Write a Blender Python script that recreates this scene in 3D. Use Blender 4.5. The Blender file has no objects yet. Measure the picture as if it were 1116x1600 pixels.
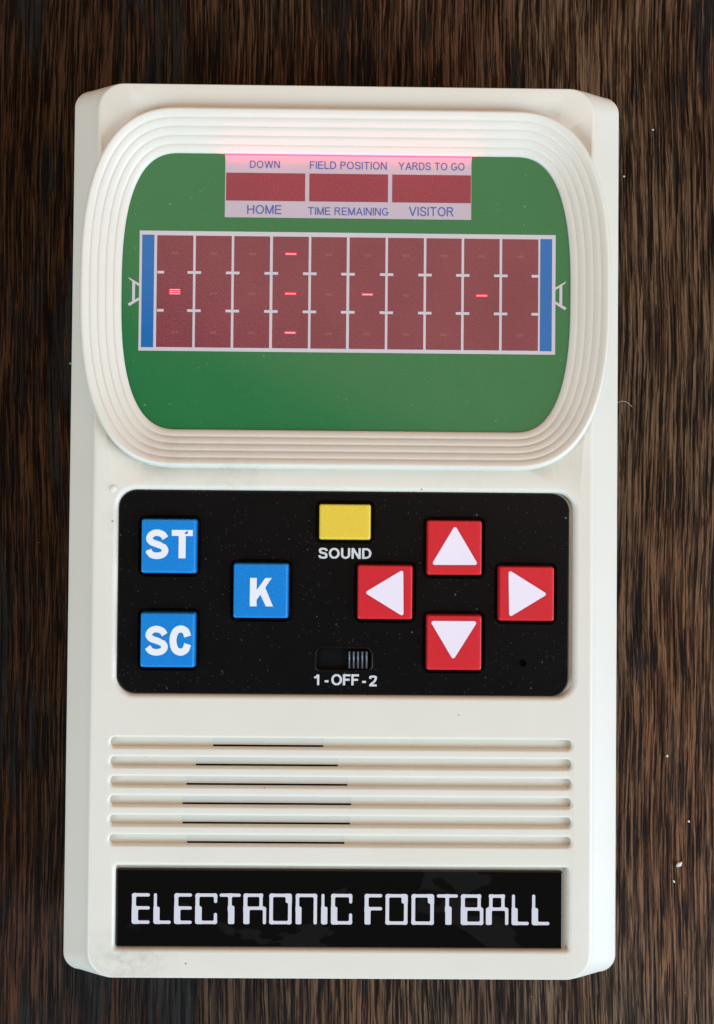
import bpy, bmesh, math, random
import numpy as np
from mathutils import Vector, Euler, Matrix, geometry

random.seed(7)
S = 0.001                       # all sizes below are written in millimetres
C = bpy.context.scene.collection
sc = bpy.context.scene

# ------------------------------------------------------------------ camera
FPX, CAMZ = 1700.0, 187.0       # focal length in photo pixels, camera height above the case top (mm)
cam_rot = Euler((math.radians(1.0869), math.radians(-0.53265), math.radians(0.50216)), 'XYZ')
cd = bpy.data.cameras.new('camera')
cam = bpy.data.objects.new('camera', cd)
C.objects.link(cam)
cam.location = (0, 0, CAMZ * S)
cam.rotation_euler = cam_rot
cd.sensor_fit = 'VERTICAL'
cd.sensor_height = 24
cd.lens = 24 * FPX / 1600.0
cd.clip_start = 0.005
cd.clip_end = 20
sc.camera = cam

# ------------------------------------------------------------------ light
sc.view_settings.view_transform = 'Standard'
sc.view_settings.look = 'None'
sc.view_settings.gamma = 1
sc.view_settings.exposure = 0.05
w = bpy.data.worlds.new('World')
sc.world = w
w.use_nodes = True
w.node_tree.nodes['Background'].inputs[0].default_value = (1.0, 0.93, 0.84, 1)
w.node_tree.nodes['Background'].inputs[1].default_value = 0.14


def area(name, loc, target, sx, sy, power, col):
    ld = bpy.data.lights.new(name, 'AREA')
    ld.shape = 'RECTANGLE'
    ld.size, ld.size_y = sx, sy
    ld.energy = power
    ld.color = col
    o = bpy.data.objects.new(name, ld)
    C.objects.link(o)
    o.location = loc
    d = Vector(target) - Vector(loc)
    o.rotation_euler = d.to_track_quat('-Z', 'Y').to_euler()
    return o


area('window_light', (1.25, -0.55, 0.62), (0, 0, 0), 0.80, 1.15, 32.5, (0.61, 0.79, 1.0))
area('far_window_light', (-0.80, -0.75, 0.66), (0, 0, 0), 0.7, 0.7, 14.5, (0.62, 0.82, 1.0))
area('ceiling_bounce_light', (0.10, 0.66, 0.62), (0.06, 0.58, 0), 1.4, 1.1, 4.9, (1.0, 0.66, 0.50))


# ------------------------------------------------------------------ helpers
ROT = cam_rot.to_matrix()


def U(px, py, z=0.0):
    """point of the place (mm) seen at a photo pixel, at height z above the case top"""
    d = ROT @ Vector(((px - 558) / FPX, -(py - 800) / FPX, -1))
    t = (z - CAMZ) / d.z
    return Vector((t * d.x, t * d.y))


def tag(o, label=None, cat=None, group=None, kind=None):
    if label: o['label'] = label
    if cat: o['category'] = cat
    if group: o['group'] = group
    if kind: o['kind'] = kind
    return o


def mesh(name, V, F, mat, parent=None, smooth=True, wn=False, z=0.0):
    me = bpy.data.meshes.new(name)
    me.from_pydata([(v[0] * S, v[1] * S, v[2] * S) for v in V], [], F)
    me.update()
    if mat: me.materials.append(mat)
    for p in me.polygons: p.use_smooth = smooth
    o = bpy.data.objects.new(name, me)
    C.objects.link(o)
    if parent: o.parent = parent
    o.location.z = z * S
    if wn:
        m = o.modifiers.new('wn', 'WEIGHTED_NORMAL')
        m.mode = 'FACE_AREA'
        m.keep_sharp = False
    return o


def rrect(cx, cy, hw, hh, r, n=8):
    """counter-clockwise rounded rectangle"""
    pts = []
    for (sx, sy, a0) in ((1, 1, 0), (-1, 1, 90), (-1, -1, 180), (1, -1, 270)):
        for i in range(n + 1):
            a = math.radians(a0 + 90 * i / n)
            pts.append((cx + sx * (hw - r) + r * math.cos(a), cy + sy * (hh - r) + r * math.sin(a)))
    return pts


class MB:
    def __init__(s): s.V = []; s.F = []
    def loop(s, pts, z):
        i = len(s.V)
        s.V += [(p[0], p[1], z if not callable(z) else z(p)) for p in pts]
        return list(range(i, i + len(pts)))
    def bridge(s, a, b, flip=False):
        n = len(a)
        for i in range(n):
            j = (i + 1) % n
            f = (a[i], a[j], b[j], b[i])
            s.F.append(f[::-1] if flip else f)
    def cap(s, a, flip=False):
        s.F.append(tuple(a[::-1]) if flip else tuple(a))
    def box(s, x0, x1, y0, y1, z0, z1):
        i = len(s.V)
        s.V += [(x0, y0, z0), (x1, y0, z0), (x1, y1, z0), (x0, y1, z0), (x0, y0, z1), (x1, y0, z1), (x1, y1, z1), (x0, y1, z1)]
        for f in ((3, 2, 1, 0), (4, 5, 6, 7), (0, 1, 5, 4), (1, 2, 6, 5), (2, 3, 7, 6), (3, 0, 4, 7)):
            s.F.append(tuple(i + k for k in f))
    def build(s, name, mat, parent=None, **k): return mesh(name, s.V, s.F, mat, parent, **k)


def inside(P, loop):
    x, y = P[:, 0], P[:, 1]
    c = np.zeros(len(P), bool)
    n = len(loop)
    for i in range(n):
        x0, y0 = loop[i]; x1, y1 = loop[(i + 1) % n]
        if y0 == y1: continue
        hit = ((y0 > y) != (y1 > y)) & (x < (x1 - x0) * (y - y0) / (y1 - y0) + x0)
        c ^= hit
    return c


def sheet(mb, outer_pts, holes, z, extra=()):
    """triangulated flat sheet with holes; outer_pts/holes are lists of xy loops. Returns vertex index lists."""
    P, E, loops = [], [], []
    for L in [outer_pts] + holes:
        i = len(P)
        P += [Vector(p) for p in L]
        E += [(i + k, i + (k + 1) % len(L)) for k in range(len(L))]
        loops.append(list(range(i, i + len(L))))
    P += [Vector(p) for p in extra]
    vo, eo, fo, ov, oe, of = geometry.delaunay_2d_cdt(P, E, [], 0, 1e-6)
    vo = np.array([(v.x, v.y) for v in vo])
    tri = np.array(fo)
    cen = vo[tri].mean(1)
    keep = inside(cen, outer_pts)
    for h in holes: keep &= ~inside(cen, h)
    base = len(mb.V)
    mb.V += [(v[0], v[1], z) for v in vo]
    mp = {}
    for k, src in enumerate(ov):
        for s_ in src: mp[s_] = k
    for t, kf in zip(tri, keep):
        if kf:
            a, b, c = vo[t[0]], vo[t[1]], vo[t[2]]
            ccw = (b[0] - a[0]) * (c[1] - a[1]) - (b[1] - a[1]) * (c[0] - a[0]) > 0
            t = t if ccw else t[::-1]
            mb.F.append(tuple(base + int(q) for q in t))
    return [[base + mp[i] for i in L] for L in loops]


def quad_sheet(name, x0, x1, y0, y1, z, mat, parent, th=0.012):
    """thin printed patch with a little real thickness"""
    mb = MB(); mb.box(x0, x1, y0, y1, z - th, z)
    return mb.build(name, mat, parent, smooth=False)


# ---- signed distance lettering -------------------------------------------------
def sd_box(X, Y, x0, y0, x1, y1, r=0.0):
    cx, cy, hx, hy = (x0 + x1) / 2, (y0 + y1) / 2, (x1 - x0) / 2 - r, (y1 - y0) / 2 - r
    dx, dy = np.abs(X - cx) - hx, np.abs(Y - cy) - hy
    return np.hypot(np.maximum(dx, 0), np.maximum(dy, 0)) + np.minimum(np.maximum(dx, dy), 0) - r


def sd_poly(X, Y, pts, r=0.0):
    d = np.full(X.shape, 1e9); sgn = np.zeros(X.shape, bool)
    n = len(pts)
    for i in range(n):
        ax, ay = pts[i]; bx, by = pts[(i + 1) % n]
        ex, ey = bx - ax, by - ay
        t = np.clip(((X - ax) * ex + (Y - ay) * ey) / (ex * ex + ey * ey), 0, 1)
        d = np.minimum(d, np.hypot(X - ax - t * ex, Y - ay - t * ey))
        if ay != by:
            sgn ^= ((ay > Y) != (by > Y)) & (X < ex * (Y - ay) / ey + ax)
    return np.where(sgn, -d, d) - r


def catmull(pts, n=8):
    P = [np.array(pts[0]) * 2 - np.array(pts[1])] + [np.array(p, float) for p in pts] + [np.array(pts[-1]) * 2 - np.array(pts[-2])]
    out = []
    for i in range(1, len(P) - 2):
        for k in range(n):
            t = k / n
            out.append(0.5 * (2 * P[i] + (P[i + 1] - P[i - 1]) * t + (2 * P[i - 1] - 5 * P[i] + 4 * P[i + 1] - P[i + 2]) * t * t + (3 * P[i] - P[i - 1] - 3 * P[i + 1] + P[i + 2]) * t ** 3))
    out.append(P[-2])
    return out


def sd_curve(X, Y, pts, wd):
    """stroke with butt ends"""
    p = catmull(pts)
    d = np.full(X.shape, 1e9)
    for a, b in zip(p[:-1], p[1:]):
        e = b - a
        t = np.clip(((X - a[0]) * e[0] + (Y - a[1]) * e[1]) / (e @ e), 0, 1)
        d = np.minimum(d, np.hypot(X - a[0] - t * e[0], Y - a[1] - t * e[1]))
    d -= wd / 2
    for a, b in ((p[0], p[1]), (p[-1], p[-2])):
        e = (b - a) / np.linalg.norm(b - a)
        pl = -((X - a[0]) * e[0] + (Y - a[1]) * e[1])
        near = np.hypot(X - a[0], Y - a[1]) < wd * 0.85
        d = np.where(near, np.maximum(d, pl), d)
    return d


def smin(a, b, k):
    h = np.clip(0.5 + 0.5 * (b - a) / k, 0, 1)
    return b + (a - b) * h - k * h * (1 - h)


def contour(fn, w_, h_, cell):
    """filled marching squares of fn<0 over [-1,w+1]x[-1,h+1]"""
    xs = np.arange(-1.5, w_ + 1.5 + cell, cell); ys = np.arange(-1.5, h_ + 1.5 + cell, cell)
    X, Y = np.meshgrid(xs, ys)
    D = fn(X, Y)
    V, F, ix = [], [], {}
    def vid(key, p):
        if key not in ix:
            ix[key] = len(V); V.append(p)
        return ix[key]
    ny, nx = D.shape
    for j in range(ny - 1):
        i = 0
        while i < nx - 1:
            c = [(i, j), (i + 1, j), (i + 1, j + 1), (i, j + 1)]
            d = [D[q[1], q[0]] for q in c]
            if min(d) >= 0: i += 1; continue
            poly = []
            for k in range(4):
                a, b = c[k], c[(k + 1) % 4]; da, db = d[k], d[(k + 1) % 4]
                if da < 0: poly.append(vid(a, (xs[a[0]], ys[a[1]])))
                if (da < 0) != (db < 0):
                    t = da / (da - db)
                    key = (min(a, b), max(a, b))
                    poly.append(vid(key, (xs[a[0]] + t * (xs[b[0]] - xs[a[0]]), ys[a[1]] + t * (ys[b[1]] - ys[a[1]]))))
            if len(poly) >= 3: F.append(tuple(poly))
            i += 1
    return V, F


# ------------------------------------------------------------------ materials
def newmat(name):
    m = bpy.data.materials.new(name)
    m.use_nodes = True
    return m, m.node_tree.nodes, m.node_tree.links, m.node_tree.nodes['Principled BSDF']


def nd(N, t, **k):
    n = N.new(t)
    for a, b in k.items(): setattr(n, a, b)
    return n


def mapping(N, L, scale, coord='Object', loc=(0, 0, 0)):
    tc = nd(N, 'ShaderNodeTexCoord'); mp = nd(N, 'ShaderNodeMapping')
    mp.inputs['Scale'].default_value = scale
    mp.inputs['Location'].default_value = loc
    L.new(tc.outputs[coord], mp.inputs['Vector'])
    return mp.outputs['Vector']


def noise(N, L, vec, scale, detail=4, rough=0.5, dist=0.0):
    n = nd(N, 'ShaderNodeTexNoise')
    n.inputs['Scale'].default_value = scale
    n.inputs['Detail'].default_value = detail
    n.inputs['Roughness'].default_value = rough
    n.inputs['Distortion'].default_value = dist
    L.new(vec, n.inputs['Vector'])
    return n.outputs['Fac']


def ramp(N, L, fac, stops):
    r = nd(N, 'ShaderNodeValToRGB')
    while len(r.color_ramp.elements) > 1: r.color_ramp.elements.remove(r.color_ramp.elements[-1])
    r.color_ramp.elements[0].position = stops[0][0]
    r.color_ramp.elements[0].color = stops[0][1]
    for p, c in stops[1:]:
        e = r.color_ramp.elements.new(p); e.color = c
    L.new(fac, r.inputs['Fac'])
    return r.outputs['Color']


def g(v): return (v, v, v, 1)


def mixc(N, L, a, b, fac, mode='MIX'):
    m = nd(N, 'ShaderNodeMix', data_type='RGBA', blend_type=mode)
    for sck, val in ((m.inputs[0], fac), (m.inputs[6], a), (m.inputs[7], b)):
        if isinstance(val, (int, float)): sck.default_value = val
        elif isinstance(val, tuple): sck.default_value = val
        else: L.new(val, sck)
    return m.outputs[2]


def maths(N, L, op, a, b=None, clamp=False):
    m = nd(N, 'ShaderNodeMath', operation=op, use_clamp=clamp)
    for sck, val in zip(m.inputs, (a, b)):
        if val is None: continue
        if isinstance(val, (int, float)): sck.default_value = val
        else: L.new(val, sck)
    return m.outputs[0]


def bump(N, L, bs, h, strength, dist):
    b = nd(N, 'ShaderNodeBump')
    b.inputs['Strength'].default_value = strength
    b.inputs['Distance'].default_value = dist
    L.new(h, b.inputs['Height']); L.new(b.outputs['Normal'], bs.inputs['Normal'])


def specks(N, L, vec, scale, size, keep=0.8):
    """mask of sparse tiny dust grains"""
    v = nd(N, 'ShaderNodeTexVoronoi'); v.inputs['Scale'].default_value = scale
    L.new(vec, v.inputs['Vector'])
    a = maths(N, L, 'LESS_THAN', v.outputs['Distance'], size)
    sp = nd(N, 'ShaderNodeSeparateColor'); L.new(v.outputs['Color'], sp.inputs[0])
    b = maths(N, L, 'GREATER_THAN', sp.outputs[0], keep)
    return maths(N, L, 'MULTIPLY', a, b)


def plastic(name, col, rough=0.4, grain=0.06, sss=0.0, dust=0.0, mottling=0.06, spec=0.5, dust_col=(0.5, 0.5, 0.46, 1)):
    m, N, L, b = newmat(name)
    v = mapping(N, L, (1, 1, 1))
    n1 = noise(N, L, v, 90, 3)
    c = mixc(N, L, (*[x * (1 - mottling) for x in col], 1), (*[min(1, x * (1 + mottling)) for x in col], 1), n1)
    if dust:
        c = mixc(N, L, c, dust_col, maths(N, L, 'MULTIPLY', specks(N, L, v, 1500, 0.17, 0.66), dust * 0.5))
        c = mixc(N, L, c, dust_col, maths(N, L, 'MULTIPLY', specks(N, L, v, 620, 0.10, 0.80), dust))
        c = mixc(N, L, c, dust_col, maths(N, L, 'MULTIPLY', specks(N, L, v, 260, 0.055, 0.8), dust * 1.6))
    if 'film' in name or 'button' in name:
        k_ = 0.78 if 'film' in name else 0.93
        c = mixc(N, L, c, ramp(N, L, noise(N, L, v, 2600, 3, 0.7), [(0.35, g(k_)), (0.65, g(1.0))]), 1.0, 'MULTIPLY')
    L.new(c, b.inputs['Base Color'])
    n2 = noise(N, L, v, 160, 4)
    r = nd(N, 'ShaderNodeMapRange')
    r.inputs['To Min'].default_value = rough - 0.05; r.inputs['To Max'].default_value = rough + 0.06
    L.new(n2, r.inputs['Value']); L.new(r.outputs[0], b.inputs['Roughness'])
    b.inputs['Specular IOR Level'].default_value = spec
    if grain:
        bump(N, L, b, noise(N, L, v, 2600, 2), grain, 0.00006)
    if sss:
        b.inputs['Subsurface Weight'].default_value = sss
        b.inputs['Subsurface Scale'].default_value = 0.0016
        b.inputs['Subsurface Radius'].default_value = (1, 0.8, 0.6)
    return m


def case_material():
    m, N, L, b = newmat('ivory_plastic')
    v = mapping(N, L, (1, 1, 1))
    base = mixc(N, L, (0.695, 0.638, 0.520, 1), (0.75, 0.698, 0.582, 1), noise(N, L, v, 60, 4, 0.6))
    # handling dirt: a few soft grey stains of their own shape
    tot = None
    for (x, y, rad, amt) in ((-38.5, -73.0, 7.5, 0.42), (-33.0, -74.0, 7.0, 0.26), (-30.0, 13.2, 7.0, 0.30), (-20.0, 11.0, 8.0, 0.28),
                             (-39.5, 1.8, 3.0, 0.25), (20.0, 11.5, 9.0, 0.12), (37.0, 20.0, 5, .2)):
        d = nd(N, 'ShaderNodeVectorMath', operation='DISTANCE')
        L.new(v, d.inputs[0]); d.inputs[1].default_value = (x * S, y * S, 0)
        f = maths(N, L, 'SUBTRACT', 1.0, maths(N, L, 'DIVIDE', d.outputs['Value'], rad * S), clamp=True)
        f = maths(N, L, 'MULTIPLY', f, amt)
        tot = f if tot is None else maths(N, L, 'ADD', tot, f)
    brk = ramp(N, L, noise(N, L, v, 520, 6, 0.7), [(0.34, g(0)), (0.72, g(1))])
    tot = maths(N, L, 'MULTIPLY', tot, brk, clamp=True)
    c = mixc(N, L, base, (0.26, 0.23, 0.18, 1), tot)
    c = mixc(N, L, c, (0.20, 0.17, 0.13, 1), maths(N, L, 'MULTIPLY', specks(N, L, v, 150, 0.028, 0.78), 0.7))
    L.new(c, b.inputs['Base Color'])
    r = nd(N, 'ShaderNodeMapRange')
    r.inputs['To Min'].default_value = 0.34; r.inputs['To Max'].default_value = 0.48
    L.new(noise(N, L, v, 200, 5), r.inputs['Value']); L.new(r.outputs[0], b.inputs['Roughness'])
    b.inputs['Subsurface Weight'].default_value = 0.25
    b.inputs['Subsurface Scale'].default_value = 0.0010
    b.inputs['Subsurface Radius'].default_value = (1, 0.85, 0.7)
    h = maths(N, L, 'ADD', maths(N, L, 'MULTIPLY', noise(N, L, v, 45, 2), 2.5), maths(N, L, 'MULTIPLY', noise(N, L, v, 1500, 3), 0.10))
    bump(N, L, b, h, 0.25, 0.0002)
    return m


def wood_material():
    m, N, L, b = newmat('dark_wood_grain')
    # slow sideways wander of the grain
    tc = nd(N, 'ShaderNodeTexCoord')
    sep = nd(N, 'ShaderNodeSeparateXYZ'); L.new(tc.outputs['Object'], sep.inputs[0])
    mp0 = nd(N, 'ShaderNodeMapping'); mp0.inputs['Scale'].default_value = (1, 0.55, 1); L.new(tc.outputs['Object'], mp0.inputs['Vector'])
    wa = maths(N, L, 'MULTIPLY', maths(N, L, 'SUBTRACT', noise(N, L, mp0.outputs['Vector'], 15, 2), 0.5), 0.007)
    mp1 = nd(N, 'ShaderNodeMapping'); mp1.inputs['Scale'].default_value = (1, 0.30, 1); L.new(tc.outputs['Object'], mp1.inputs['Vector'])
    wb = maths(N, L, 'MULTIPLY', maths(N, L, 'SUBTRACT', noise(N, L, mp1.outputs['Vector'], 420, 3), 0.5), 0.00045)
    x = maths(N, L, 'ADD', maths(N, L, 'ADD', sep.outputs['X'], wa), wb)
    def stretched(ys, zoff):
        cb = nd(N, 'ShaderNodeCombineXYZ')
        L.new(x, cb.inputs[0]); L.new(maths(N, L, 'MULTIPLY', sep.outputs['Y'], ys), cb.inputs[1]); cb.inputs[2].default_value = zoff
        return cb.outputs[0]
    fibre = noise(N, L, stretched(0.027, 0.0), 1450, 4, 0.68)
    fine = noise(N, L, stretched(0.030, 3.1), 3600, 3, 0.7)
    line = noise(N, L, stretched(0.028, 21.0), 2200, 3, 0.6)
    pore = noise(N, L, stretched(0.040, 5.7), 900, 4, 0.65)
    band = noise(N, L, stretched(0.16, 9.2), 105, 4, 0.6)
    wide = noise(N, L, stretched(0.25, 14.0), 26, 2, 0.5)
    # colour darkens towards the left: shade painted in, plus the wood's own tone
    left_shade_tone = nd(N, 'ShaderNodeMapRange'); left_shade_tone.interpolation_type = 'SMOOTHSTEP'
    left_shade_tone.inputs['From Min'].default_value = -0.052; left_shade_tone.inputs['From Max'].default_value = 0.045
    left_shade_tone.inputs['To Min'].default_value = 0.0; left_shade_tone.inputs['To Max'].default_value = 1.0
    L.new(maths(N, L, 'ADD', sep.outputs['X'], maths(N, L, 'MULTIPLY', maths(N, L, 'SUBTRACT', wide, 0.5), 0.04)), left_shade_tone.inputs['Value'])
    hf = ramp(N, L, fibre, [(0.42, g(0)), (0.56, g(1))])
    cut = ramp(N, L, line, [(0.42, g(0.25)), (0.48, g(1))])
    gsum = maths(N, L, 'ADD', maths(N, L, 'MULTIPLY', band, 0.62), maths(N, L, 'MULTIPLY', pore, 0.38))
    gsum = maths(N, L, 'ADD', gsum, maths(N, L, 'MULTIPLY', left_shade_tone.outputs[0], 0.035))
    gap = ramp(N, L, gsum, [(0.440, g(0)), (0.468, g(1))])
    ff = ramp(N, L, fine, [(0.36, g(0)), (0.64, g(1))])
    h = maths(N, L, 'ADD', maths(N, L, 'MULTIPLY', hf, 0.50), maths(N, L, 'MULTIPLY', ff, 0.36))
    h = maths(N, L, 'MULTIPLY', maths(N, L, 'ADD', h, 0.20), cut)
    h = maths(N, L, 'MULTIPLY', h, maths(N, L, 'ADD', maths(N, L, 'MULTIPLY', gap, 0.45), 0.55))
    col = ramp(N, L, h, [(0.12, (0.0050, 0.0026, 0.0014, 1)), (0.34, (0.0240, 0.0120, 0.0058, 1)), (0.58, (0.068, 0.0365, 0.0180, 1)), (0.92, (0.165, 0.100, 0.056, 1))])
    tint = ramp(N, L, wide, [(0.35, (0.80, 0.66, 0.62, 1)), (0.5, (1, 1, 1, 1)), (0.66, (1.25, 0.95, 0.76, 1))])
    col = mixc(N, L, col, tint, 1.0, 'MULTIPLY')
    hk = ramp(N, L, left_shade_tone.outputs[0], [(0.0, (0.46, 0.36, 0.26, 1)), (0.5, (0.92, 0.84, 0.74, 1)), (1.0, (1.22, 1.17, 1.08, 1))])
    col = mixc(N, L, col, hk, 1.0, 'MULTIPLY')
    blk = mixc(N, L, (0.0045, 0.0034, 0.0026, 1), (0.026, 0.0220, 0.0175, 1), hf)
    col = mixc(N, L, col, blk, maths(N, L, 'MULTIPLY', maths(N, L, 'SUBTRACT', 1.0, gap), 0.80))
    vv = mapping(N, L, (1, 1, 1))
    col = mixc(N, L, col, (0.42, 0.38, 0.32, 1), maths(N, L, 'MULTIPLY', specks(N, L, vv, 300, 0.032, 0.94), 0.7))
    L.new(col, b.inputs['Base Color'])
    rg = nd(N, 'ShaderNodeMapRange'); rg.inputs['To Min'].default_value = 0.60; rg.inputs['To Max'].default_value = 0.46
    L.new(h, rg.inputs['Value']); L.new(rg.outputs[0], b.inputs['Roughness'])
    b.inputs['Specular IOR Level'].default_value = 0.07
    bump(N, L, b, h, 1.0, 0.00055)
    return m


M_case = case_material()
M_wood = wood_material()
M_blackp = plastic('black_panel_plastic', (0.0026, 0.0023, 0.0021), 0.33, 0.25, dust=0.08, spec=0.15)
M_cavity = plastic('dark_cavity_plastic', (0.002, 0.002, 0.002), 0.5, 0, spec=0.12)
M_blue = plastic('blue_button_plastic', (0.001, 0.225, 0.60), 0.40, 0.12, sss=0.55, mottling=0.06, spec=0.38)
M_red = plastic('red_button_plastic', (0.64, 0.016, 0.024), 0.40, 0.12, sss=0.55, mottling=0.07, spec=0.38)
M_yellow = plastic('yellow_button_plastic', (0.78, 0.56, 0.045), 0.42, 0.10, sss=0.35, mottling=0.04)
M_white = plastic('white_print', (0.78, 0.77, 0.78), 0.45, 0.05, mottling=0.04)
M_title = plastic('title_print', (0.62, 0.59, 0.60), 0.4, 0.02, mottling=0.03)
M_arrow = plastic('pinkish_white_print', (0.80, 0.70, 0.74), 0.45, 0.05, mottling=0.05)
M_panelprint = plastic('soft_white_print', (0.60, 0.60, 0.58), 0.5, 0.05)
SR = 0.14
M_green = plastic('green_screen_print', (0.018, 0.150, 0.042), SR, 0.05, mottling=0.04, dust=0.12, spec=0.55)
M_fieldwhite = plastic('field_line_print', (0.56, 0.50, 0.50), SR, 0.05, spec=0.55)
M_maroon = plastic('red_window_film', (0.235, 0.045, 0.054), SR, 0.35, mottling=0.18, spec=0.55)
M_ghost = plastic('unlit_diode_film', (0.275, 0.072, 0.078), SR, 0.30, mottling=0.10, spec=0.55)
M_endzone = plastic('blue_screen_print', (0.005, 0.125, 0.345), SR, 0.05, spec=0.55)
M_score = plastic('score_panel_print', (0.50, 0.405, 0.43), SR, 0.05, spec=0.55)
M_scorewin = plastic('score_window_film', (0.30, 0.034, 0.050), SR, 0.30, mottling=0.08, spec=0.55)
M_bluetext = plastic('blue_letter_print', (0.055, 0.10, 0.34), SR, 0.0, spec=0.55)
M_plate = plastic('glossy_black_nameplate', (0.0012, 0.0012, 0.0012), 0.10, 0.0, dust=0.03, spec=0.30)
def film(m):  # faint grey patches painted into the base colour as reflections on the gloss
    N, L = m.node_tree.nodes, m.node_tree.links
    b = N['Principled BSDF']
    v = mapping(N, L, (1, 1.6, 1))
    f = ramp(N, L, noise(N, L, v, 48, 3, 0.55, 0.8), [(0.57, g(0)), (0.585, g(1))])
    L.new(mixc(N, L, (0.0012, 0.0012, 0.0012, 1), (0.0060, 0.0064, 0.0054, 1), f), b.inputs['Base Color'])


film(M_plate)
M_switch = plastic('switch_plastic', (0.11, 0.12, 0.14), 0.25, 0.0, spec=0.8)
M_slat = plastic('grey_grille_plastic', (0.635, 0.60, 0.515), 0.45, 0.05)
M_crumb = plastic('white_crumb', (0.72, 0.68, 0.60), 0.7, 0.3)
M_fleck = plastic('green_fleck_material', (0.10, 0.30, 0.05), 0.7, 0.3)


def emission(name, col, strength):
    m, N, L, b = newmat(name)
    b.inputs['Base Color'].default_value = (*col, 1)
    b.inputs['Emission Color'].default_value = (*col, 1)
    b.inputs['Emission Strength'].default_value = strength
    return m


M_led = emission('lit_red_diode', (1.0, 0.24, 0.27), 1.1)
M_halo = emission('red_diode_glow_film', (0.70, 0.015, 0.04), 0.40)
M_leak = emission('lit_digit_strip', (0.90, 0.12, 0.17), 0.6)

# ------------------------------------------------------------------ setting: the table
TZ = -25.5
tab = MB()
tab.box(-600, 600, -600, 600, -30, 0)
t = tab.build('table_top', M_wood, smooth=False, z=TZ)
tag(t, kind='structure')

# ------------------------------------------------------------------ the game
game = bpy.data.objects.new('handheld_game', None)
C.objects.link(game)
game.location = (0, 0, 0)
tag(game, 'cream plastic electronic football game with green screen lying on dark wood', 'handheld game')

XC, YC = -0.55, 0.63
YH = 76.55


def smooth_hole(mb, ring_fn, top_idx, r, depth, zf_cap=True, steps=5, wall_in=0.05):
    """rounded lip then wall down from the loop of the top sheet. ring_fn(offset) gives the outline grown by offset"""
    prev = top_idx
    for k in range(1, steps + 1):
        a = math.pi / 2 * k / steps
        off = r * (1 - math.sin(a)); z = -r * (1 - math.cos(a))
        cur = mb.loop(ring_fn(off), z)
        mb.bridge(cur, prev); prev = cur
    cur = mb.loop(ring_fn(-wall_in), -depth)
    mb.bridge(cur, prev)
    if zf_cap: mb.cap(cur)
    return cur


# outline pieces
def top_ring(o=0):  return rrect(XC - 0.06, YC, 42.5 + o, YH + o, 4.2 + o, 10)


SCZ = -1.2


def tv(t, grow=0.0, n=30):
    """television-shaped outline: t=0 screen opening, t=1 outer edge of the bezel"""
    cx = -0.46 - 0.08 * t; cy = 41.67 + 0.23 * t
    hx = 28.9 - 0.9 * t; ax = 10.1 + 7.5 * t + grow; hy = 24.05 + 7.0 * t + grow
    e = 2 / 2.65
    pts = []
    for (sx, sy, rev) in ((1, 1, 0), (-1, 1, 1), (-1, -1, 0), (1, -1, 1)):
        q = []
        for i in range(n + 1):
            a = math.pi / 2 * i / n
            q.append((cx + sx * (hx + ax * abs(math.cos(a)) ** e), cy + sy * hy * abs(math.sin(a)) ** e))
        if rev: q = q[::-1]
        pts += q if not pts or math.hypot(pts[-1][0] - q[0][0], pts[-1][1] - q[0][1]) > 1e-4 else q[1:]
    if math.hypot(pts[-1][0] - pts[0][0], pts[-1][1] - pts[0][1]) < 1e-4: pts = pts[:-1]
    return pts



# recesses (mm) located from the photograph
def rect_at(x0, x1, y0, y1, z):
    a = U(x0, y0, z); b = U(x1, y0, z); c = U(x0, y1, z); d = U(x1, y1, z)
    return ((a.x + c.x) / 2, (b.x + d.x) / 2, (c.y + d.y) / 2, (a.y + b.y) / 2)   # x0 x1 ylow yhigh


# control panel plate: -39.31..38.5, -27.86..7.06 ; name plate -38.88..37.62, -71.05..-57.77
PAN = (-39.25, 38.45, -27.83, 7.03)
PLT = (-38.88, 37.60, -71.03, -57.80)
REC1 = (PAN[0] - 0.12, PAN[1] + 0.75, PAN[2] - 0.10, PAN[3] + 0.12)
REC2 = (PLT[0] - 0.15, PLT[1] + 0.85, PLT[2] - 0.12, PLT[3] + 0.65)


def ring_of(R, rad):
    return lambda o: rrect((R[0] + R[1]) / 2, (R[2] + R[3]) / 2, (R[1] - R[0]) / 2 + o, (R[3] - R[2]) / 2 + o, max(rad + o, 0.05), 8)


gx0, gx1 = -40.2, 38.95
g_top, g_pitch, g_w = -37.10 + 1.72, 0, 1.78
yfirst = U(535, 1154.5)[1]; ylast = U(535, 1306.5)[1]      # upper edges of the first and last groove
gpitch = (yfirst - ylast) / 5
GRO = []
for k in range(6):
    yt = yfirst - k * gpitch
    GRO.append((gx0, gx1, yt - 1.72, yt))


LIP = 0.85
case = MB()
r1, r2 = ring_of(REC1, 3.1), ring_of(REC2, 0.5)
grs = [ring_of(G, (G[3] - G[2]) / 2 * 0.98) for G in GRO]
GL = 0.42
scr_hole = [(max(-42.45, min(41.35, p[0])), p[1]) for p in tv(0.72)]   # opening hidden below the bezel
loops = sheet(case, top_ring(), [r1(LIP), r2(0.7)] + [q(GL) for q in grs] + [scr_hole], 0.0)
outer, h1, h2 = loops[0], loops[1], loops[2]
smooth_hole(case, r1, h1, LIP, 1.5)
smooth_hole(case, r2, h2, 0.7, 1.25)
for k, q in enumerate(grs):
    smooth_hole(case, q, loops[3 + k], GL, 1.15)
# opening wall under the bezel
lo = case.loop(scr_hole, -3.0); case.bridge(lo, loops[-1])
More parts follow.
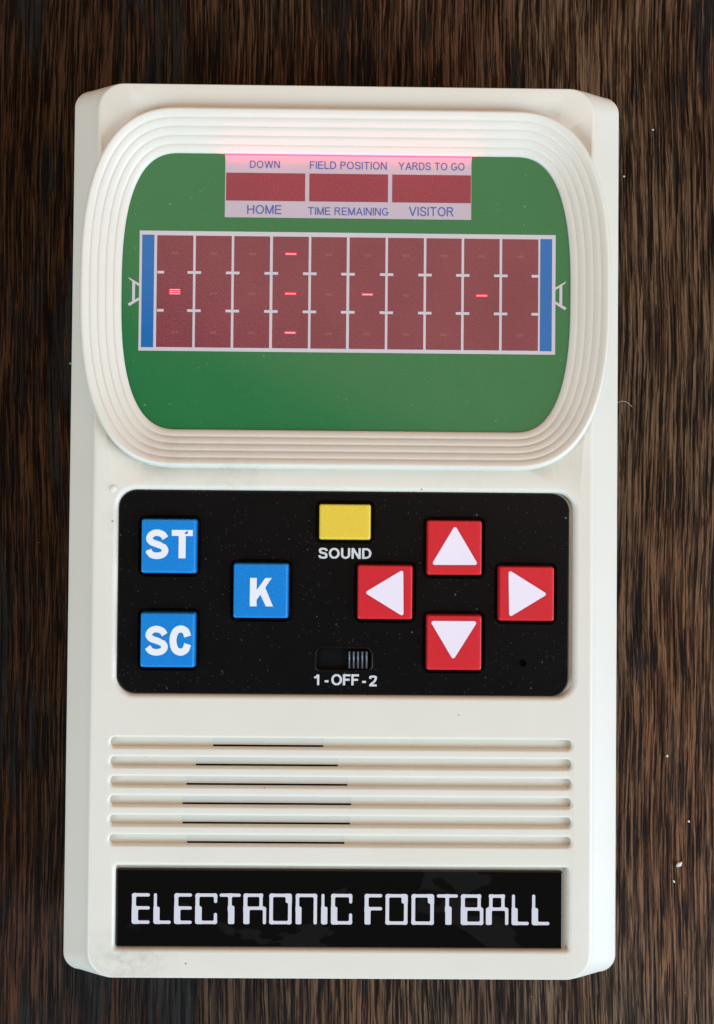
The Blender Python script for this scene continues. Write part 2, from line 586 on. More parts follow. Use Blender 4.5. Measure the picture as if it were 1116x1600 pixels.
# outer shell: lip, side chamfer, vertical wall, base
prev = outer
bot_off = 1.0
lips = [(0.32, -0.05), (0.58, -0.20), (0.75, -0.42)]
for (o, z) in lips:
    fx = o
    cur = case.loop(rrect(XC - 0.06, YC, 42.5 + fx, YH + min(o, 0.75) * 0.35, 4.2 + o * 0.35, 10), z)
    case.bridge(prev, cur); prev = cur
YO = YH + 0.32
for tt in (0.15, 0.4, 0.7, 1.0):
    hw = 43.25 + (47.95 - 43.25) * tt
    rr = 4.4 + (2.9 - 4.4) * tt
    cur = case.loop(rrect(XC, YC, hw, YO - 0.1 * tt, rr, 10), -0.42 - 3.55 * tt)
    case.bridge(prev, cur); prev = cur
for (o, z) in ((0.16, -4.2), (0.22, -4.6), (0.1, -9.0), (-0.5, -24.2), (-1.1, -25.1), (-1.8, -25.45)):
    cur = case.loop(rrect(XC, YC, 47.95 + o, YO + o - 0.1, 2.9 + o * 0.3, 10), z)
    case.bridge(prev, cur); prev = cur
case.cap(prev[::-1])
for i_, f_ in enumerate(case.F): pass
c_o = case.build('case', M_case, game, wn=True)


def fix_normals(o):
    bm = bmesh.new(); bm.from_mesh(o.data)
    bmesh.ops.remove_doubles(bm, verts=bm.verts, dist=1e-7)
    bmesh.ops.recalc_face_normals(bm, faces=bm.faces)
    bm.to_mesh(o.data); bm.free()


fix_normals(c_o)

# a little moulded pip left of the panel corner
pip = MB()
pc = U(177, 763)
prev = None
for k in range(6):
    a = math.pi / 2 * k / 5
    cur = pip.loop([(pc.x + 0.62 * math.cos(a) * math.cos(b_), pc.y + 0.62 * math.cos(a) * math.sin(b_)) for b_ in [2 * math.pi * i / 14 for i in range(14)]], -0.03 + 0.30 * math.sin(a))
    if prev: pip.bridge(prev, cur)
    prev = cur
pip.build('moulding_pip', M_case, game)

# grille slots and slats
slots = [(332, 505), (305, 528), (290, 543), (284, 549), (284, 547), (291, 538)]
for k, (a, b_) in enumerate(slots):
    G = GRO[k]
    yy = U(400, 1154 + 30.4 * k)[1]
    xa, xb = U(a, 1166 + 30.4 * k)[0], U(b_, 1166 + 30.4 * k)[0]
    s_ = MB()
    # slat: slightly tilted plate inside the groove
    V = [(xa, G[2] + 0.42, -1.125), (xb, G[2] + 0.42, -1.125), (xb, G[3] - 0.06, -1.10), (xa, G[3] - 0.06, -1.10),
         (xa, G[2] + 0.42, -1.5), (xb, G[2] + 0.42, -1.5), (xb, G[3] - 0.06, -1.5), (xa, G[3] - 0.06, -1.5)]
    mesh('grille_slat', V, [(0, 1, 2, 3), (7, 6, 5, 4), (0, 4, 5, 1), (1, 5, 6, 2), (2, 6, 7, 3), (3, 7, 4, 0)], M_slat, game, smooth=False)
    sl = MB(); sl.box(xa, xb, G[2] + 0.10, G[2] + 0.40, -1.17, -1.13)
    sl.build('grille_slot', M_cavity, game, smooth=False)

# ------------------------------------------------------------------ bezel
bz = MB()
prof = []
NB = 5
RISE = 0.60
for i in range(NB):
    for k in range(11):
        u = k / 10
        if i > 0 and k == 0: continue
        prof.append(((i + u) / NB * 0.925, SCZ + 0.12 + RISE * (i + u) + 0.30 * math.sqrt(max(0, 0.25 - (u - 0.5) ** 2)) * 2 * 0.72))
ztop = prof[-1][1]
prof = [(-0.01, SCZ - 0.3)] + [(0.0, SCZ + 0.1)] + prof
prof += [(0.945, ztop - 0.06), (0.962, ztop - 0.18), (0.978, ztop - 0.38), (0.992, ztop - 0.65), (1.0, ztop - 1.0), (1.004, -1.2), (1.01, -4.0)]
prev = None
for (s_, z_) in prof:
    cur = bz.loop(tv(s_), z_)
    if prev: bz.bridge(prev, cur, flip=True)
    prev = cur
bez = bz.build('screen_bezel', M_case, game, wn=False)
fix_normals(bez)

# ------------------------------------------------------------------ screen
sb = MB()
a_ = sb.loop(tv(0.03), SCZ); b2 = sb.loop(tv(0.03), SCZ - 0.6)
sb.cap(a_); sb.bridge(b2, a_); sb.cap(b2[::-1])
screen = sb.build('screen', M_green, game, smooth=False)

Z1, Z2, Z3, Z4 = SCZ + 0.02, SCZ + 0.04, SCZ + 0.06, SCZ + 0.08
fx0, fx1, fy0, fy1 = rect_at(218, 868, 362.5, 550.5, SCZ)
fx0, fx1, fy0, fy1 = U(217.5, 455, SCZ)[0], U(868, 455, SCZ)[0], U(542, 551, SCZ)[1], U(542, 363.8, SCZ)[1]
quad_sheet('field_border', fx0, fx1, fy0, fy1, Z1, M_fieldwhite, screen)
px = 0.1110
# ten field cells
cellx = [(245, 301.5), (305.5, 361.5), (365.5, 421.5), (426, 482), (486, 541.5), (546, 602), (606, 662), (666, 721), (725, 780.5), (784.5, 841)]
ytop, ybot = fy1 - 0.80, fy0 + 0.64
cw = []
for (a, b_) in cellx:
    xa, xb = U(a, 457, SCZ)[0], U(b_, 457, SCZ)[0]
    cw.append((xa, xb))
    quad_sheet('field_cell', xa, xb, ybot, ytop, Z2, M_maroon, screen)
for (a, b_) in ((221.5, 240.5), (844, 862.5)):
    quad_sheet('end_zone', U(a, 457, SCZ)[0], U(b_, 457, SCZ)[0], ybot - 0.06, ytop + 0.08, Z2, M_endzone, screen)
yh1, yh2 = U(542, 428.5, SCZ)[1], U(542, 488, SCZ)[1]
for y in (yh1, yh2):
    for i in range(11):
        if i == 0: x0, x1 = cw[0][0] + 0.1, cw[0][0] + 1.25
        elif i == 10: x0, x1 = cw[9][1] - 1.15, cw[9][1] - 0.0
        else: x0, x1 = (cw[i - 1][1] + cw[i][0]) / 2 - 1.17, (cw[i - 1][1] + cw[i][0]) / 2 + 1.17
        quad_sheet('hash_mark', x0, x1, y - 0.23, y + 0.23, Z3, M_fieldwhite, screen)
# goal posts, printed as a bar on two slanted legs
for sgn, xe in ((-1, fx0), (1, fx1)):
    cy = (U(205, 455.5, SCZ)[1] if sgn < 0 else U(878, 462, SCZ)[1])
    V, F = contour(lambda X, Y: np.minimum(np.minimum(
        sd_poly(X, Y, [(0.0, 3.55), (0.22, 3.1 - 0.08), (-1.9, 4.05)][:0] or [(0.05, 1.55), (0.05, 0.95 + 0.1), (1.72, 0.0), (2.0, 0.42)]),
        sd_poly(X, Y, [(0.05, 3.45), (0.05, 3.95), (2.0, 5.08), (1.72, 4.5 + 0.16)])),
        sd_box(X, Y, 0.75, 0.75, 1.25, 4.3)), 2.2, 5.2, 0.06)
    mb = MB()
    mb.V = [(xe + sgn * (v[0] - 0.06), cy + v[1] - 2.54, Z2) for v in V]
    mb.F = [f if sgn > 0 else f[::-1] for f in F]
    mb.build('goal_post', M_fieldwhite, screen, smooth=False)
# unlit and lit diodes
rows = [398, 460, 521]
lit = {(0, 1): 3, (3, 0): 1, (3, 1): 1, (3, 2): 1, (5, 1): 1, (8, 1): 1}
for i in range(10):
    for j in range(3):
        c = (cw[i][0] + cw[i][1]) / 2 + 0.02
        y = U(542, rows[j] + (0 if (i, j) != (0, 1) else 0), SCZ)[1]
        n = lit.get((i, j), 0)
        if n == 0:
            if random.random() < 0.85:
                quad_sheet('unlit_diode', c - 0.62, c + 0.62, y - 0.30, y + 0.18, Z3 - 0.008, M_ghost, screen)
            continue
        hh = 0.30 if n == 1 else 0.50
        quad_sheet('diode_glow', c - 1.02, c + 1.02, y - 0.12 - hh * 0.3, y + hh, Z3 - 0.008, M_halo, screen)
        for q in range(n):
            yy = y + (0.0 if n == 1 else (q - 0.6) * 0.36); th_ = 0.09 if n == 1 else 0.07
            quad_sheet('lit_diode', c - 0.88, c + 0.88, yy - th_, yy + th_, Z4, M_led, screen)

# score panel
sx0, sx1 = U(351.8, 300, SCZ)[0], U(736.6, 300, SCZ)[0]
sy0, sy1 = U(545, 341.5, SCZ)[1], U(545, 240, SCZ)[1]
quad_sheet('score_panel', sx0, sx1, sy0, sy1, Z1, M_score, screen)
wy0, wy1 = U(545, 315.5, SCZ)[1], U(545, 272.0, SCZ)[1]
for (a, b_) in ((353.5, 477), (483.5, 606.5), (613, 736)):
    quad_sheet('score_window', U(a, 293, SCZ)[0], U(b_, 293, SCZ)[0], wy0, wy1, Z2, M_scorewin, screen)
# red light escaping above the digits
ld = bpy.data.lights.new('digit_glow_light', 'AREA'); ld.shape = 'RECTANGLE'
ld.size, ld.size_y = (sx1 - sx0) * S, 0.5 * S
ld.energy = 0.0042; ld.color = (1.0, 0.0, 0.015)
lo_ = bpy.data.objects.new('digit_glow_light', ld); C.objects.link(lo_)
lo_.location = ((sx0 + sx1) / 2 * S, (U(545, 248.0, SCZ)[1]) * S, (SCZ + 0.30) * S)
lo_.rotation_euler = (math.radians(105), 0, 0)
ld = bpy.data.lights.new('digit_spill_light', 'AREA'); ld.shape = 'RECTANGLE'
ld.size, ld.size_y = (sx1 - sx0) * S, 0.4 * S
ld.energy = 0.00045; ld.color = (1.0, 0.0, 0.03)
lo_ = bpy.data.objects.new('digit_spill_light', ld); C.objects.link(lo_)
lo_.location = ((sx0 + sx1) / 2 * S, (U(545, 246.0, SCZ)[1]) * S, (SCZ + 0.75) * S)
lo_.rotation_euler = (math.radians(-15), 0, 0)
quad_sheet('lit_digit_strip', sx0 + 0.1, sx1 - 0.1, U(545, 244.6, SCZ)[1], U(545, 242.0, SCZ)[1], Z2 + 0.01, M_leak, screen)


def stroke(X, Y, pts, wd, smooth=False):
    if smooth: return sd_curve(X, Y, pts, wd)
    d = None
    for a, b in zip(pts[:-1], pts[1:]):
        ax, ay = a; bx, by = b
        l = math.hypot(bx - ax, by - ay); ex, ey = (bx - ax) / l, (by - ay) / l
        u = (X - ax) * ex + (Y - ay) * ey; v = -(X - ax) * ey + (Y - ay) * ex
        dx, dy = np.abs(u - l / 2) - l / 2, np.abs(v) - wd / 2
        e = np.hypot(np.maximum(dx, 0), np.maximum(dy, 0)) + np.minimum(np.maximum(dx, dy), 0)
        d = e if d is None else np.minimum(d, e)
    return d


def arc(cx, cy, rx, ry, a0, a1, n=9):
    return [(cx + rx * math.cos(math.radians(a0 + (a1 - a0) * i / n)), cy + ry * math.sin(math.radians(a0 + (a1 - a0) * i / n))) for i in range(n + 1)]


def sans(ch, t):
    """grotesque capital, cap height 10, stroke t: (width, [(points, curved)])"""
    h = t / 2; k = 1 if t < 1.7 else 1.06
    D = {
        'A': (8.2, [([(h * .9 - .5, -1), (4.1, 10.0 - h * .3)], 0), ([(8.7 - h * .9, -1), (4.1, 10.0 - h * .3)], 0), ([(1.9, 3.2), (6.3, 3.2)], 0)]),
        'D': (7.6, [([(h, 0), (h, 10)], 0), ([(h, 10 - h)] + arc(3.4, 5, 4.2 - h, 5 - h, 90, -90) + [(h, h)], 1)]),
        'E': (6.8, [([(h, 0), (h, 10)], 0), ([(0, 10 - h), (6.6, 10 - h)], 0), ([(0, 5.15), (6.2, 5.15)], 0), ([(0, h), (6.8, h)], 0)]),
        'F': (6.2, [([(h, 0), (h, 10)], 0), ([(0, 10 - h), (6.2, 10 - h)], 0), ([(0, 5.05), (5.5, 5.05)], 0)]),
        'G': (8.2, [(arc(4.2, 5, 4.2 - h, 5 - h, 42, 318, 14), 1), ([(4.6, 4.4), (8.2, 4.4)], 0), ([(8.0 - h, 4.8), (8.0 - h, 1.2)], 0)]),
        'H': (7.4, [([(h, 0), (h, 10)], 0), ([(7.4 - h, 0), (7.4 - h, 10)], 0), ([(0, 5.2), (7.4, 5.2)], 0)]),
        'I': (t, [([(h, 0), (h, 10)], 0)]),
        'L': (5.8, [([(h, 0), (h, 10)], 0), ([(0, h), (5.8, h)], 0)]),
        'M': (8.6, [([(h, 0), (h, 10)], 0), ([(8.6 - h, 0), (8.6 - h, 10)], 0), ([(h * .9, 10.4), (4.3, .2)], 0), ([(8.6 - h * .9, 10.4), (4.3, .2)], 0)]),
        'N': (7.5, [([(h, 0), (h, 10)], 0), ([(7.5 - h, 0), (7.5 - h, 10)], 0), ([(h * .8, 10.6), (7.5 - h * .8, -.6)], 0)]),
        'O': (8.8, [(arc(4.4, 5, 4.4 - h, 5.1 - h, 90, 270, 10), 1), (arc(4.4, 5, 4.4 - h, 5.1 - h, 270, 450, 10), 1)]),
        'P': (6.9, [([(h, 0), (h, 10)], 0), ([(h, 10 - h)] + arc(4.2, 7.25, 2.7 - h, 2.75 - h, 90, -90) + [(h, 4.5 + h)], 1)]),
        'R': (7.7, [([(h, 0), (h, 10)], 0), ([(h, 10 - h)] + arc(4.4, 7.4, 2.7 - h, 2.6 - h, 90, -90) + [(h, 4.8 + h)], 1), ([(4.2, 5), (7.3, -.6)], 0)]),
        'S': (7.1, [([(6.5, 7.1), (5.9, 8.8 - h * .3), (3.6, 10.1 - h), (1.3, 9.0 - h * .3), (h + .1, 7.3), (1.6, 5.8), (3.6, 5.15), (5.8, 4.3), (7.0 - h, 2.8), (5.9, .9 + h * .4), (3.6, h - .1), (1.2, 1.1 + h * .3), (.5, 3.1)], 1)]),
        'T': (7.4, [([(0, 10 - h), (7.4, 10 - h)], 0), ([(3.7, 0), (3.7, 10)], 0)]),
        'U': (7.5, [([(h, 10), (h, 6.5), (h, 3.6)] + arc(3.75, 3.6, 3.75 - h, 3.7 - h, 190, 350, 8) + [(7.5 - h, 3.6), (7.5 - h, 6.5), (7.5 - h, 10)], 1)]),
        'V': (8.2, [([(h * .9 - .4, 10.8), (4.1, h * .3)], 0), ([(8.6 - h * .9, 10.8), (4.1, h * .3)], 0)]),
        'W': (11.6, [([(h * .9 - .2, 10.8), (3.1, 0)], 0), ([(3.1, 0), (5.8, 10)], 0), ([(5.8, 10), (8.5, 0)], 0), ([(8.5, 0), (11.8 - h * .9, 10.8)], 0)]),
        'Y': (8.2, [([(h * .8 - .4, 10.7), (4.1, 4.2)], 0), ([(8.6 - h * .8, 10.7), (4.1, 4.2)], 0), ([(4.1, 0), (4.1, 4.7)], 0)]),
        '1': (4.4, [([(4.4 - h, 0), (4.4 - h, 10)], 0), ([(0.1, 7.0), (1.8, 7.7), (4.4 - h, 10.3)], 1)]),
        '2': (6.6, [([(h + .1, 6.9), (1.2, 9.0 - h * .3), (3.4, 10 - h), (5.7, 8.8 - h * .2), (6.0 - h * .4, 6.9), (4.6, 4.6), (2.2, 2.4), (.9, .6)], 1), ([(0.2, h), (6.6, h)], 0)]),
        '-': (3.4, [([(0, 3.7), (3.4, 3.7)], 0)]),
    }
    return D[ch]


def textpx(name, s, xa, xb, yt, yb, z, mat, parent, bold=1.25, track=1.45):
    """a line of lettering filling the photo pixels xa..xb, yt (top) .. yb (base)"""
    W = sum(sans(c, bold)[0] if c != ' ' else 2.6 for c in s) + track * (len(s) - 1)
    cy = (yt + yb) / 2
    x0, x1 = U(xa, cy, z)[0], U(xb, cy, z)[0]
    y0, y1 = U((xa + xb) / 2, yb, z)[1], U((xa + xb) / 2, yt, z)[1]
    kx, ky = (x1 - x0) / W, (y1 - y0) / 10
    mb = MB(); pen = 0.0
    for c in s:
        if c == ' ': pen += 2.6 + track; continue
        wd, st = sans(c, bold)
        def fn(X, Y):
            d = None
            for pts, cv in st:
                e = stroke(X, Y, pts, bold, cv)
                d = e if d is None else np.minimum(d, e)
            return np.maximum(d, np.abs(Y - 5) - 5.1)
        V, F = contour(fn, wd, 10, 0.42)
        b0 = len(mb.V)
        mb.V += [(x0 + (pen + v[0]) * kx, y0 + v[1] * ky, z) for v in V]
        mb.F += [tuple(b0 + i for i in f) for f in F]
        pen += wd + track
    return mb.build(name, mat, parent, smooth=False)


for s, xa, xb, yt, yb in (('DOWN', 391, 437.5, 251, 262.5), ('FIELD POSITION', 484.5, 604.5, 252.5, 264.5), ('YARDS TO GO', 623, 726, 254, 266),
                          ('HOME', 386.5, 440, 320.5, 334.3), ('TIME REMAINING', 481.5, 607, 324.3, 336.3), ('VISITOR', 639.5, 709, 323.5, 337.8)):
    textpx('lettering', s, xa, xb, yt, yb, Z3, M_bluetext, screen)

# ------------------------------------------------------------------ control panel with cut-outs
PZ = -0.62
BT = 0.75                       # button top height above case top
btn = {'ST': (221, 305.5, 811.5, 895), 'SC': (219.5, 303.5, 958, 1042.5), 'K': (365, 449.5, 881, 965.5),
       'up': (668.7, 753, 814, 898), 'left': (559.7, 644.5, 884, 967.5), 'right': (781, 866, 886, 970), 'down': (667.8, 752.5, 962, 1047),
       'sound': (499.5, 579, 788.5, 842.5)}
boxes = {}
for k, (a, b_, c, d) in btn.items():
    boxes[k] = rect_at(a, b_, c, d, BT)


def hole_of(R, gap, rad):
    return rrect((R[0] + R[1]) / 2, (R[2] + R[3]) / 2, (R[1] - R[0]) / 2 + gap, (R[3] - R[2]) / 2 + gap, rad, 6)


panel = MB()
sw = rect_at(494, 580, 1013, 1047, PZ)
pin = U(817, 1036, PZ)
hl = [hole_of(boxes[k], 0.74, 1.25) for k in btn]
sw_ring = lambda o: rrect((sw[0] + sw[1]) / 2, (sw[2] + sw[3]) / 2, (sw[1] - sw[0]) / 2 + o, (sw[3] - sw[2]) / 2 + o, 0.9 + o, 6)
pin_ring = [(pin.x + 0.62 * math.cos(2 * math.pi * i / 20), pin.y + 0.62 * math.sin(2 * math.pi * i / 20)) for i in range(20)]
pr = ring_of(PAN, 3.0)
lp = sheet(panel, pr(-0.25), hl + [sw_ring(0.0), pin_ring], PZ)
e1 = panel.loop(pr(-0.07), PZ - 0.07); e2 = panel.loop(pr(0), PZ - 0.25); e3 = panel.loop(pr(0), -1.48)
panel.bridge(e1, lp[0]); panel.bridge(e2, e1); panel.bridge(e3, e2)
for L_, H in list(zip(lp[1:], hl + [sw_ring(0), pin_ring])):
    d_ = panel.loop(H, PZ - 0.8); panel.bridge(d_, L_)
pan = panel.build('control_panel', M_blackp, game, smooth=False)
fix_normals(pan)
# raised rim round the switch slot
rim = MB(); prev = None
for (o, z) in ((0.34, PZ + 0.004), (0.22, PZ + 0.14), (0.06, PZ + 0.17), (-0.06, PZ + 0.05), (-0.08, PZ - 0.5)):
    cur = rim.loop(sw_ring(o), z)
    if prev: rim.bridge(prev, cur)
    prev = cur
rm = rim.build('slot_rim', M_blackp, pan)

# ------------------------------------------------------------------ buttons


def build_button(R, mat, name='push_button'):
    cx, cy, hw, hh = (R[0] + R[1]) / 2, (R[2] + R[3]) / 2, (R[1] - R[0]) / 2, (R[3] - R[2]) / 2
    mb = MB()
    f = 0.30
    L_ = []
    base = mb.loop(rrect(cx, cy, hw + 0.12, hh + 0.12, 0.35, 5), PZ - 0.84)
    prev = base
    w1 = mb.loop(rrect(cx, cy, hw, hh, 0.35, 5), BT - f); mb.bridge(prev, w1); prev = w1
    for k in range(1, 5):
        a = math.pi / 2 * k / 4
        cur = mb.loop(rrect(cx, cy, hw - f * (1 - math.cos(a)), hh - f * (1 - math.cos(a)), 0.36, 5), BT - f + f * math.sin(a))
        mb.bridge(prev, cur); prev = cur
    # slightly dished face
    c1 = mb.loop(rrect(cx, cy, hw - 0.9, hh - 0.9, 0.3, 5), BT - 0.012)
    mb.bridge(prev, c1); mb.cap(c1)
    return mb.build(name, mat, game, wn=True)


bo = {}
lab = {'ST': 'blue square push button marked ST', 'SC': 'blue square push button marked SC', 'K': 'blue square push button marked K',
       'up': 'red square push button with up arrow', 'left': 'red square push button with left arrow', 'right': 'red square push button with right arrow',
       'down': 'red square push button with down arrow', 'sound': 'yellow rectangular sound button'}
for k in btn:
    mat = M_yellow if k == 'sound' else (M_blue if k in ('ST', 'SC', 'K') else M_red)
    bo[k] = build_button(boxes[k], mat)
    bo[k]['label'] = lab[k]

LZ = BT + 0.012


def glyph(name, fn, wpx, hpx, xleft, ybase, z, mat, parent, cell=0.6, inked=True):
    """glyph whose design is in photo pixels, y up; lower-left corner at photo pixel (xleft, ybase)"""
    V, F = contour(fn, wpx, hpx, cell)
    o0 = U(xleft, ybase, z); k = 0.11 * (CAMZ - z) / CAMZ
    mb = MB(); mb.V = [(o0.x + v[0] * k, o0.y + v[1] * k, z) for v in V]; mb.F = F
    return mb.build(name, mat, parent, smooth=False)


S_pts = [(31.0, 32.6), (26.8, 38.4), (18, 41.2), (9.8, 38.6), (6.2, 32.0), (10.0, 26.4), (18.5, 23.2), (27.2, 19.6), (31.0, 13.4), (27.0, 7.3), (18, 5.1), (9.5, 7.2), (4.6, 13.2)]
C_pts = [(28.6, 29.5), (25.6, 37.6), (17.8, 41.2), (9.4, 36.6), (5.9, 23.2), (9.4, 9.6), (17.8, 5.1), (25.6, 9.0), (28.8, 17.6)]


def fS(chip):
    def fn(X, Y):
        d = sd_curve(X, Y, S_pts, 10.2)
        if chip:
            d = np.maximum(d, -sd_poly(X, Y, [(1.2, 5.0), (5.4, 7.2), (3.2, 2.0)]))
            d = np.minimum(d, sd_poly(X, Y, [(0.6, 12.0), (4.0, 14.6), (8.4, 12.0), (7, 7), (3.6, 6.4)]))
        return d
    return fn


def fT(X, Y):
    d = np.minimum(sd_box(X, Y, 0, 34.8, 32.8, 44.2), sd_box(X, Y, 11.0, 0, 22.0, 44.0))
    return np.maximum(d, -sd_poly(X, Y, [(19.4, 38.6), (24.4, 43.4), (25.6, 38.8), (23.4, 37.4)]))


def kp(x, y): return ((x - 375) / 9.3, (718 - y) / 9.3)


def fK(X, Y):
    d = sd_box(X, Y, 0, 0, 10.6, 44.4)
    d = np.minimum(d, sd_poly(X, Y, [kp(597, 305), kp(690, 305), kp(600, 440), kp(475, 622), kp(460, 500)]))
    return np.minimum(d, sd_poly(X, Y, [kp(520, 480), kp(595, 440), kp(712, 718), kp(608, 718), kp(518, 530)]))


glyph('letter', fS(True), 37, 47, 227.0, 873.4, LZ, M_white, bo['ST'])
glyph('letter', fT, 33, 44, 268.0, 872.2, LZ, M_white, bo['ST'])
glyph('letter', fS(False), 37, 47, 226.0, 1024.2, LZ, M_white, bo['SC'])
glyph('letter', lambda X, Y: sd_curve(X, Y, C_pts, 11.0), 35, 47, 264.2, 1024.0, LZ, M_white, bo['SC'])
glyph('letter', fK, 37, 45, 390.4, 947.4, LZ, M_white, bo['K'])


def tri(pts, parent):
    xs = [p[0] for p in pts]; ys = [p[1] for p in pts]
    x0, yb = min(xs), max(ys)
    q = [(p[0] - x0, yb - p[1]) for p in pts]
    c = (sum(p[0] for p in q) / 3, sum(p[1] for p in q) / 3)
    r = 3.0
    # shrink so that the rounded outline keeps the photographed size
    q2 = [(c[0] + (p[0] - c[0]) * 0.86, c[1] + (p[1] - c[1]) * 0.86) for p in q]
    glyph('arrow', lambda X, Y: sd_poly(X, Y, q2, r), max(p[0] for p in q), max(p[1] for p in q), x0, yb, LZ, M_arrow, parent, cell=1.0)


tri([(710.8, 820.5), (747.5, 882), (674.3, 882.5)], bo['up'])
tri([(569.5, 926), (629.5, 889.5), (630.5, 963)], bo['left'])
tri([(855.5, 928), (794.5, 890.5), (796, 964.5)], bo['right'])
tri([(708.2, 1031), (671.8, 970.5), (746, 970.5)], bo['down'])

zt = PZ + 0.015
textpx('lettering', 'SOUND', 498.3, 580.5, 856.3, 873.0, zt, M_panelprint, pan, bold=1.85, track=1.1)
textpx('lettering', '1', 491, 499, 1054, 1070.5, zt, M_panelprint, pan, bold=1.85)
textpx('lettering', '-', 507.5, 513.5, 1053.5, 1071, zt, M_panelprint, pan, bold=1.9)
textpx('lettering', 'OFF', 517.8, 561, 1053.5, 1070.8, zt, M_panelprint, pan, bold=1.85, track=0.7)
textpx('lettering', '-', 566, 572, 1054.5, 1072, zt, M_panelprint, pan, bold=1.9)
textpx('lettering', '2', 576.8, 588.8, 1055.5, 1072.5, zt, M_panelprint, pan, bold=1.85)

# switch: floor of the slot plus ribbed knob
fl = MB(); fl.box(sw[0], sw[1], sw[2], sw[3], -1.46, -1.40)
sf = fl.build('slide_switch', M_cavity, game, smooth=False)
kx0, kx1, ky0, ky1 = rect_at(543.5, 575.5, 1017.5, 1045, PZ + 0.1)
kb = MB(); kb.box(kx0, kx1, ky0, ky1, -1.39, PZ - 0.12)
knob = kb.build('switch_knob', M_cavity, sf, smooth=False)
for i in range(5):
    x = kx0 + 0.28 + i * (kx1 - kx0 - 0.56) / 4
    rb = MB(); prev = None
    for a in range(7):
        an = math.pi * a / 6
        i0 = len(rb.V)
        rb.V += [(x - 0.16 * math.cos(an), ky0 + 0.06, PZ - 0.12 + 0.36 * math.sin(an)), (x - 0.16 * math.cos(an), ky1 - 0.06, PZ - 0.12 + 0.36 * math.sin(an))]
        if a: rb.F.append((i0 - 2, i0, i0 + 1, i0 - 1))
    n_ = len(rb.V)
    rb.F.append(tuple(range(0, n_, 2))); rb.F.append(tuple(range(1, n_, 2))[::-1])
    rb.build('knob_rib', M_switch, sf)

# dark floors in the button wells and the reset hole
fl2 = MB()
fl2.box(PAN[0] + 1, PAN[1] - 1, PAN[2] + 1, PAN[3] - 1, -1.49, -1.465)
fl2.build('button_well_floor', M_cavity, pan, smooth=False)

# ------------------------------------------------------------------ name plate
PLZ = -0.62
pm = MB()
rp = ring_of(PLT, 0.35)
a1 = pm.loop(rp(-0.22), PLZ); a2 = pm.loop(rp(-0.06), PLZ - 0.06); a3 = pm.loop(rp(0), PLZ - 0.22); a4 = pm.loop(rp(0), -1.23)
pm.cap(a1); pm.bridge(a2, a1); pm.bridge(a3, a2); pm.bridge(a4, a3)
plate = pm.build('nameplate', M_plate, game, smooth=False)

H = 47.0
B = {
    'E': (27, [(0, 0, 6, 47), (0, 0, 9.3, 24), (0, 42, 27, 47), (0, 22, 27, 27), (0, 0, 27, 5)]),
    'L': (26.5, [(0.2, 0, 4.8, 47), (0.2, 0, 9.2, 26), (0.2, 0, 26.5, 5)]),
    'C': (33.5, [(0, 0, 6, 47), (0, 0, 9.8, 27), (0, 42, 33.5, 47), (28.6, 32.5, 33.5, 47), (28.6, 0, 33.5, 17), (0, 0, 33.5, 5)]),
    'T': (32.5, [(0, 42, 32.5, 47), (13.3, 20, 18.8, 47), (13.3, 0, 23, 28)]),
    'R': (35, [(0, 0, 9.4, 25), (0, 20, 6, 47), (0, 42, 29.5, 47), (24.5, 24, 29.5, 47), (0, 22, 33, 27), (30, 0, 35, 26)]),
    'O': (34, [(0, 0, 5.5, 47), (28.6, 0, 34, 47), (24.8, 33, 34, 47), (0, 42, 34, 47), (0, 0, 34, 5)]),
    'N': (33, [(0, 0, 9.0, 27), (0, 20, 5.2, 47), (0, 42, 33, 47), (27.8, 0, 33, 47)]),
    'I': (9.3, [(0.2, 0, 4.6, 47), (0.2, 0, 9.3, 27)]),
    'F': (27, [(0, 20, 6, 47), (0, 0, 9.2, 24), (0, 42, 27, 47), (0, 22, 27, 27)]),
    'B': (35, [(0, 0, 6, 47), (0, 0, 9.8, 24), (0, 42, 31, 47), (26, 24, 31, 47), (0, 22, 33, 27), (29.8, 0, 35, 26), (0, 0, 35, 5)]),
    'A': (35, [(5, 24, 10.2, 47), (5, 42, 29, 47), (24, 24, 29, 47), (2, 22, 33, 27), (0, 0, 9.2, 26), (30, 0, 35, 26)]),
}


def title_fn(ch):
    W, bx = B[ch]
    def fn(X, Y):
        d = None
        for q in bx:
            e = sd_box(X, Y, *q, r=min(2.2, (q[2] - q[0]) / 2 - 0.05, (q[3] - q[1]) / 2 - 0.05))
            d = e if d is None else smin(d, e, 2.6)
        return np.maximum(d, sd_box(X, Y, -0.3, -0.3, W + 0.3, 47.3, 3.6))
    return fn


title = [('E', 206, 233.5), ('L', 240, 266.5), ('E', 272.3, 299.3), ('C', 305.2, 338.8), ('T', 343, 375.5), ('R', 380.3, 415.5), ('O', 420.8, 455.3),
         ('N', 462, 495), ('I', 502, 511.5), ('C', 517.4, 550), ('F', 569.7, 596.8), ('O', 602.4, 636.5), ('O', 643, 677.7), ('T', 682.6, 715),
         ('B', 720.3, 755), ('A', 759.3, 794.2), ('L', 799.7, 826.2), ('L', 831.3, 858.4)]
ZL = PLZ + 0.015
for ch, xa, xb in title:
    W = B[ch][0]
    k = (xb - xa) / W
    V, F = contour(title_fn(ch), W, H, 0.6)
    yb = 1445.2 + (xa - 530) * 0.0035 - 0.8
    o0 = U(xa, yb, ZL); s_ = 0.11 * (CAMZ - ZL) / CAMZ
    mb = MB(); mb.V = [(o0.x + v[0] * k * s_, o0.y + v[1] * s_ * 1.0, ZL) for v in V]; mb.F = F
    mb.build('letter', M_title, plate, smooth=False)

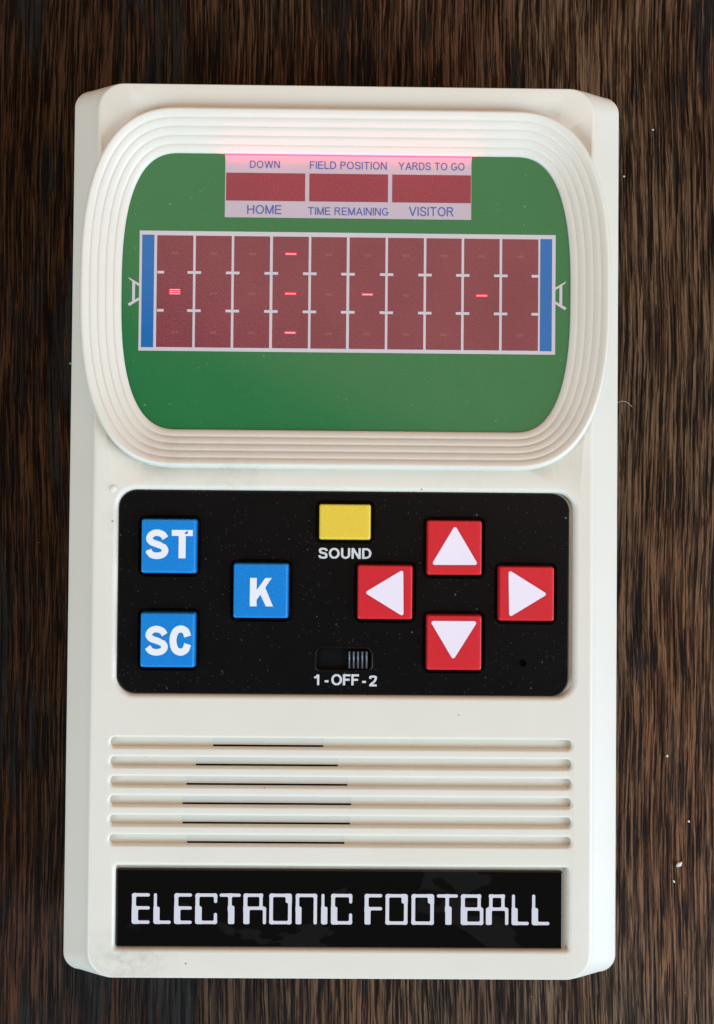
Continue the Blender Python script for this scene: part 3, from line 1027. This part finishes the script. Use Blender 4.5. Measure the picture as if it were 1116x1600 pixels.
# ------------------------------------------------------------------ crumbs on the table
crumbs = [(1061, 1350, 0.62, 0.42, 'largest white crumb on the wood right of the nameplate'),
          (1042, 1181, 0.26, 0.24, 'small white crumb on a black grain patch right of the grille top'),
          (1076, 1283, 0.26, 0.20, 'small white crumb on the wood right of the grille bottom'),
          (1053, 1377, 0.16, 0.30, 'tiny white crumb just below the largest crumb'),
          (1020, 203, 0.20, 0.18, 'tiny white crumb on the wood right of the top right case corner'),
          (975, 276, 0.18, 0.18, 'tiny white crumb on the wood beside the upper right case edge')]


def crumb(name, x, y, rx, ry, mat):
    bm = bmesh.new()
    bmesh.ops.create_icosphere(bm, subdivisions=2, radius=1)
    for v in bm.verts:
        f = 1 + random.uniform(-0.22, 0.22)
        v.co = Vector((v.co.x * rx * f, v.co.y * ry * f, v.co.z * min(rx, ry) * 0.7 * f)) * S
    me = bpy.data.meshes.new(name); bm.to_mesh(me); bm.free()
    me.materials.append(mat)
    for p in me.polygons: p.use_smooth = True
    o = bpy.data.objects.new(name, me); C.objects.link(o)
    p = U(x, y, TZ)
    o.location = (p.x * S, p.y * S, (TZ + min(rx, ry) * 0.55) * S)
    o.rotation_euler.z = random.uniform(-0.5, 0.8)
    return o


for (x, y, rx, ry, l_) in crumbs:
    tag(crumb('crumb', x, y, rx, ry, M_crumb), l_, 'crumb', 'white crumbs scattered on the dark wood')
tag(crumb('green_fleck', 111, 568, 0.30, 0.26, M_fleck), 'tiny bright green fleck on the wood left of the screen', 'fleck')

# fine pale fibre lying on the wood beside the bezel
pts = [U(963, 630, TZ), U(972, 627, TZ), U(980, 629, TZ), U(988, 636, TZ)]
cu = bpy.data.curves.new('fibre', 'CURVE'); cu.dimensions = '3D'; cu.bevel_depth = 0.035 * S; cu.bevel_resolution = 1
sp = cu.splines.new('POLY'); sp.points.add(len(catmull([tuple(p) for p in pts])) - 1)
for i, p in enumerate(catmull([tuple(p) for p in pts])):
    sp.points[i].co = (p[0] * S, p[1] * S, (TZ + 0.08) * S, 1)
o = bpy.data.objects.new('fibre_tmp', cu); C.objects.link(o)
me = bpy.data.meshes.new_from_object(o.evaluated_get(bpy.context.evaluated_depsgraph_get()))
bpy.data.objects.remove(o)
me.materials.append(M_crumb)
fo = bpy.data.objects.new('fibre', me); C.objects.link(fo)
tag(fo, 'short pale curved fibre on the wood right of the screen bezel', 'fibre')
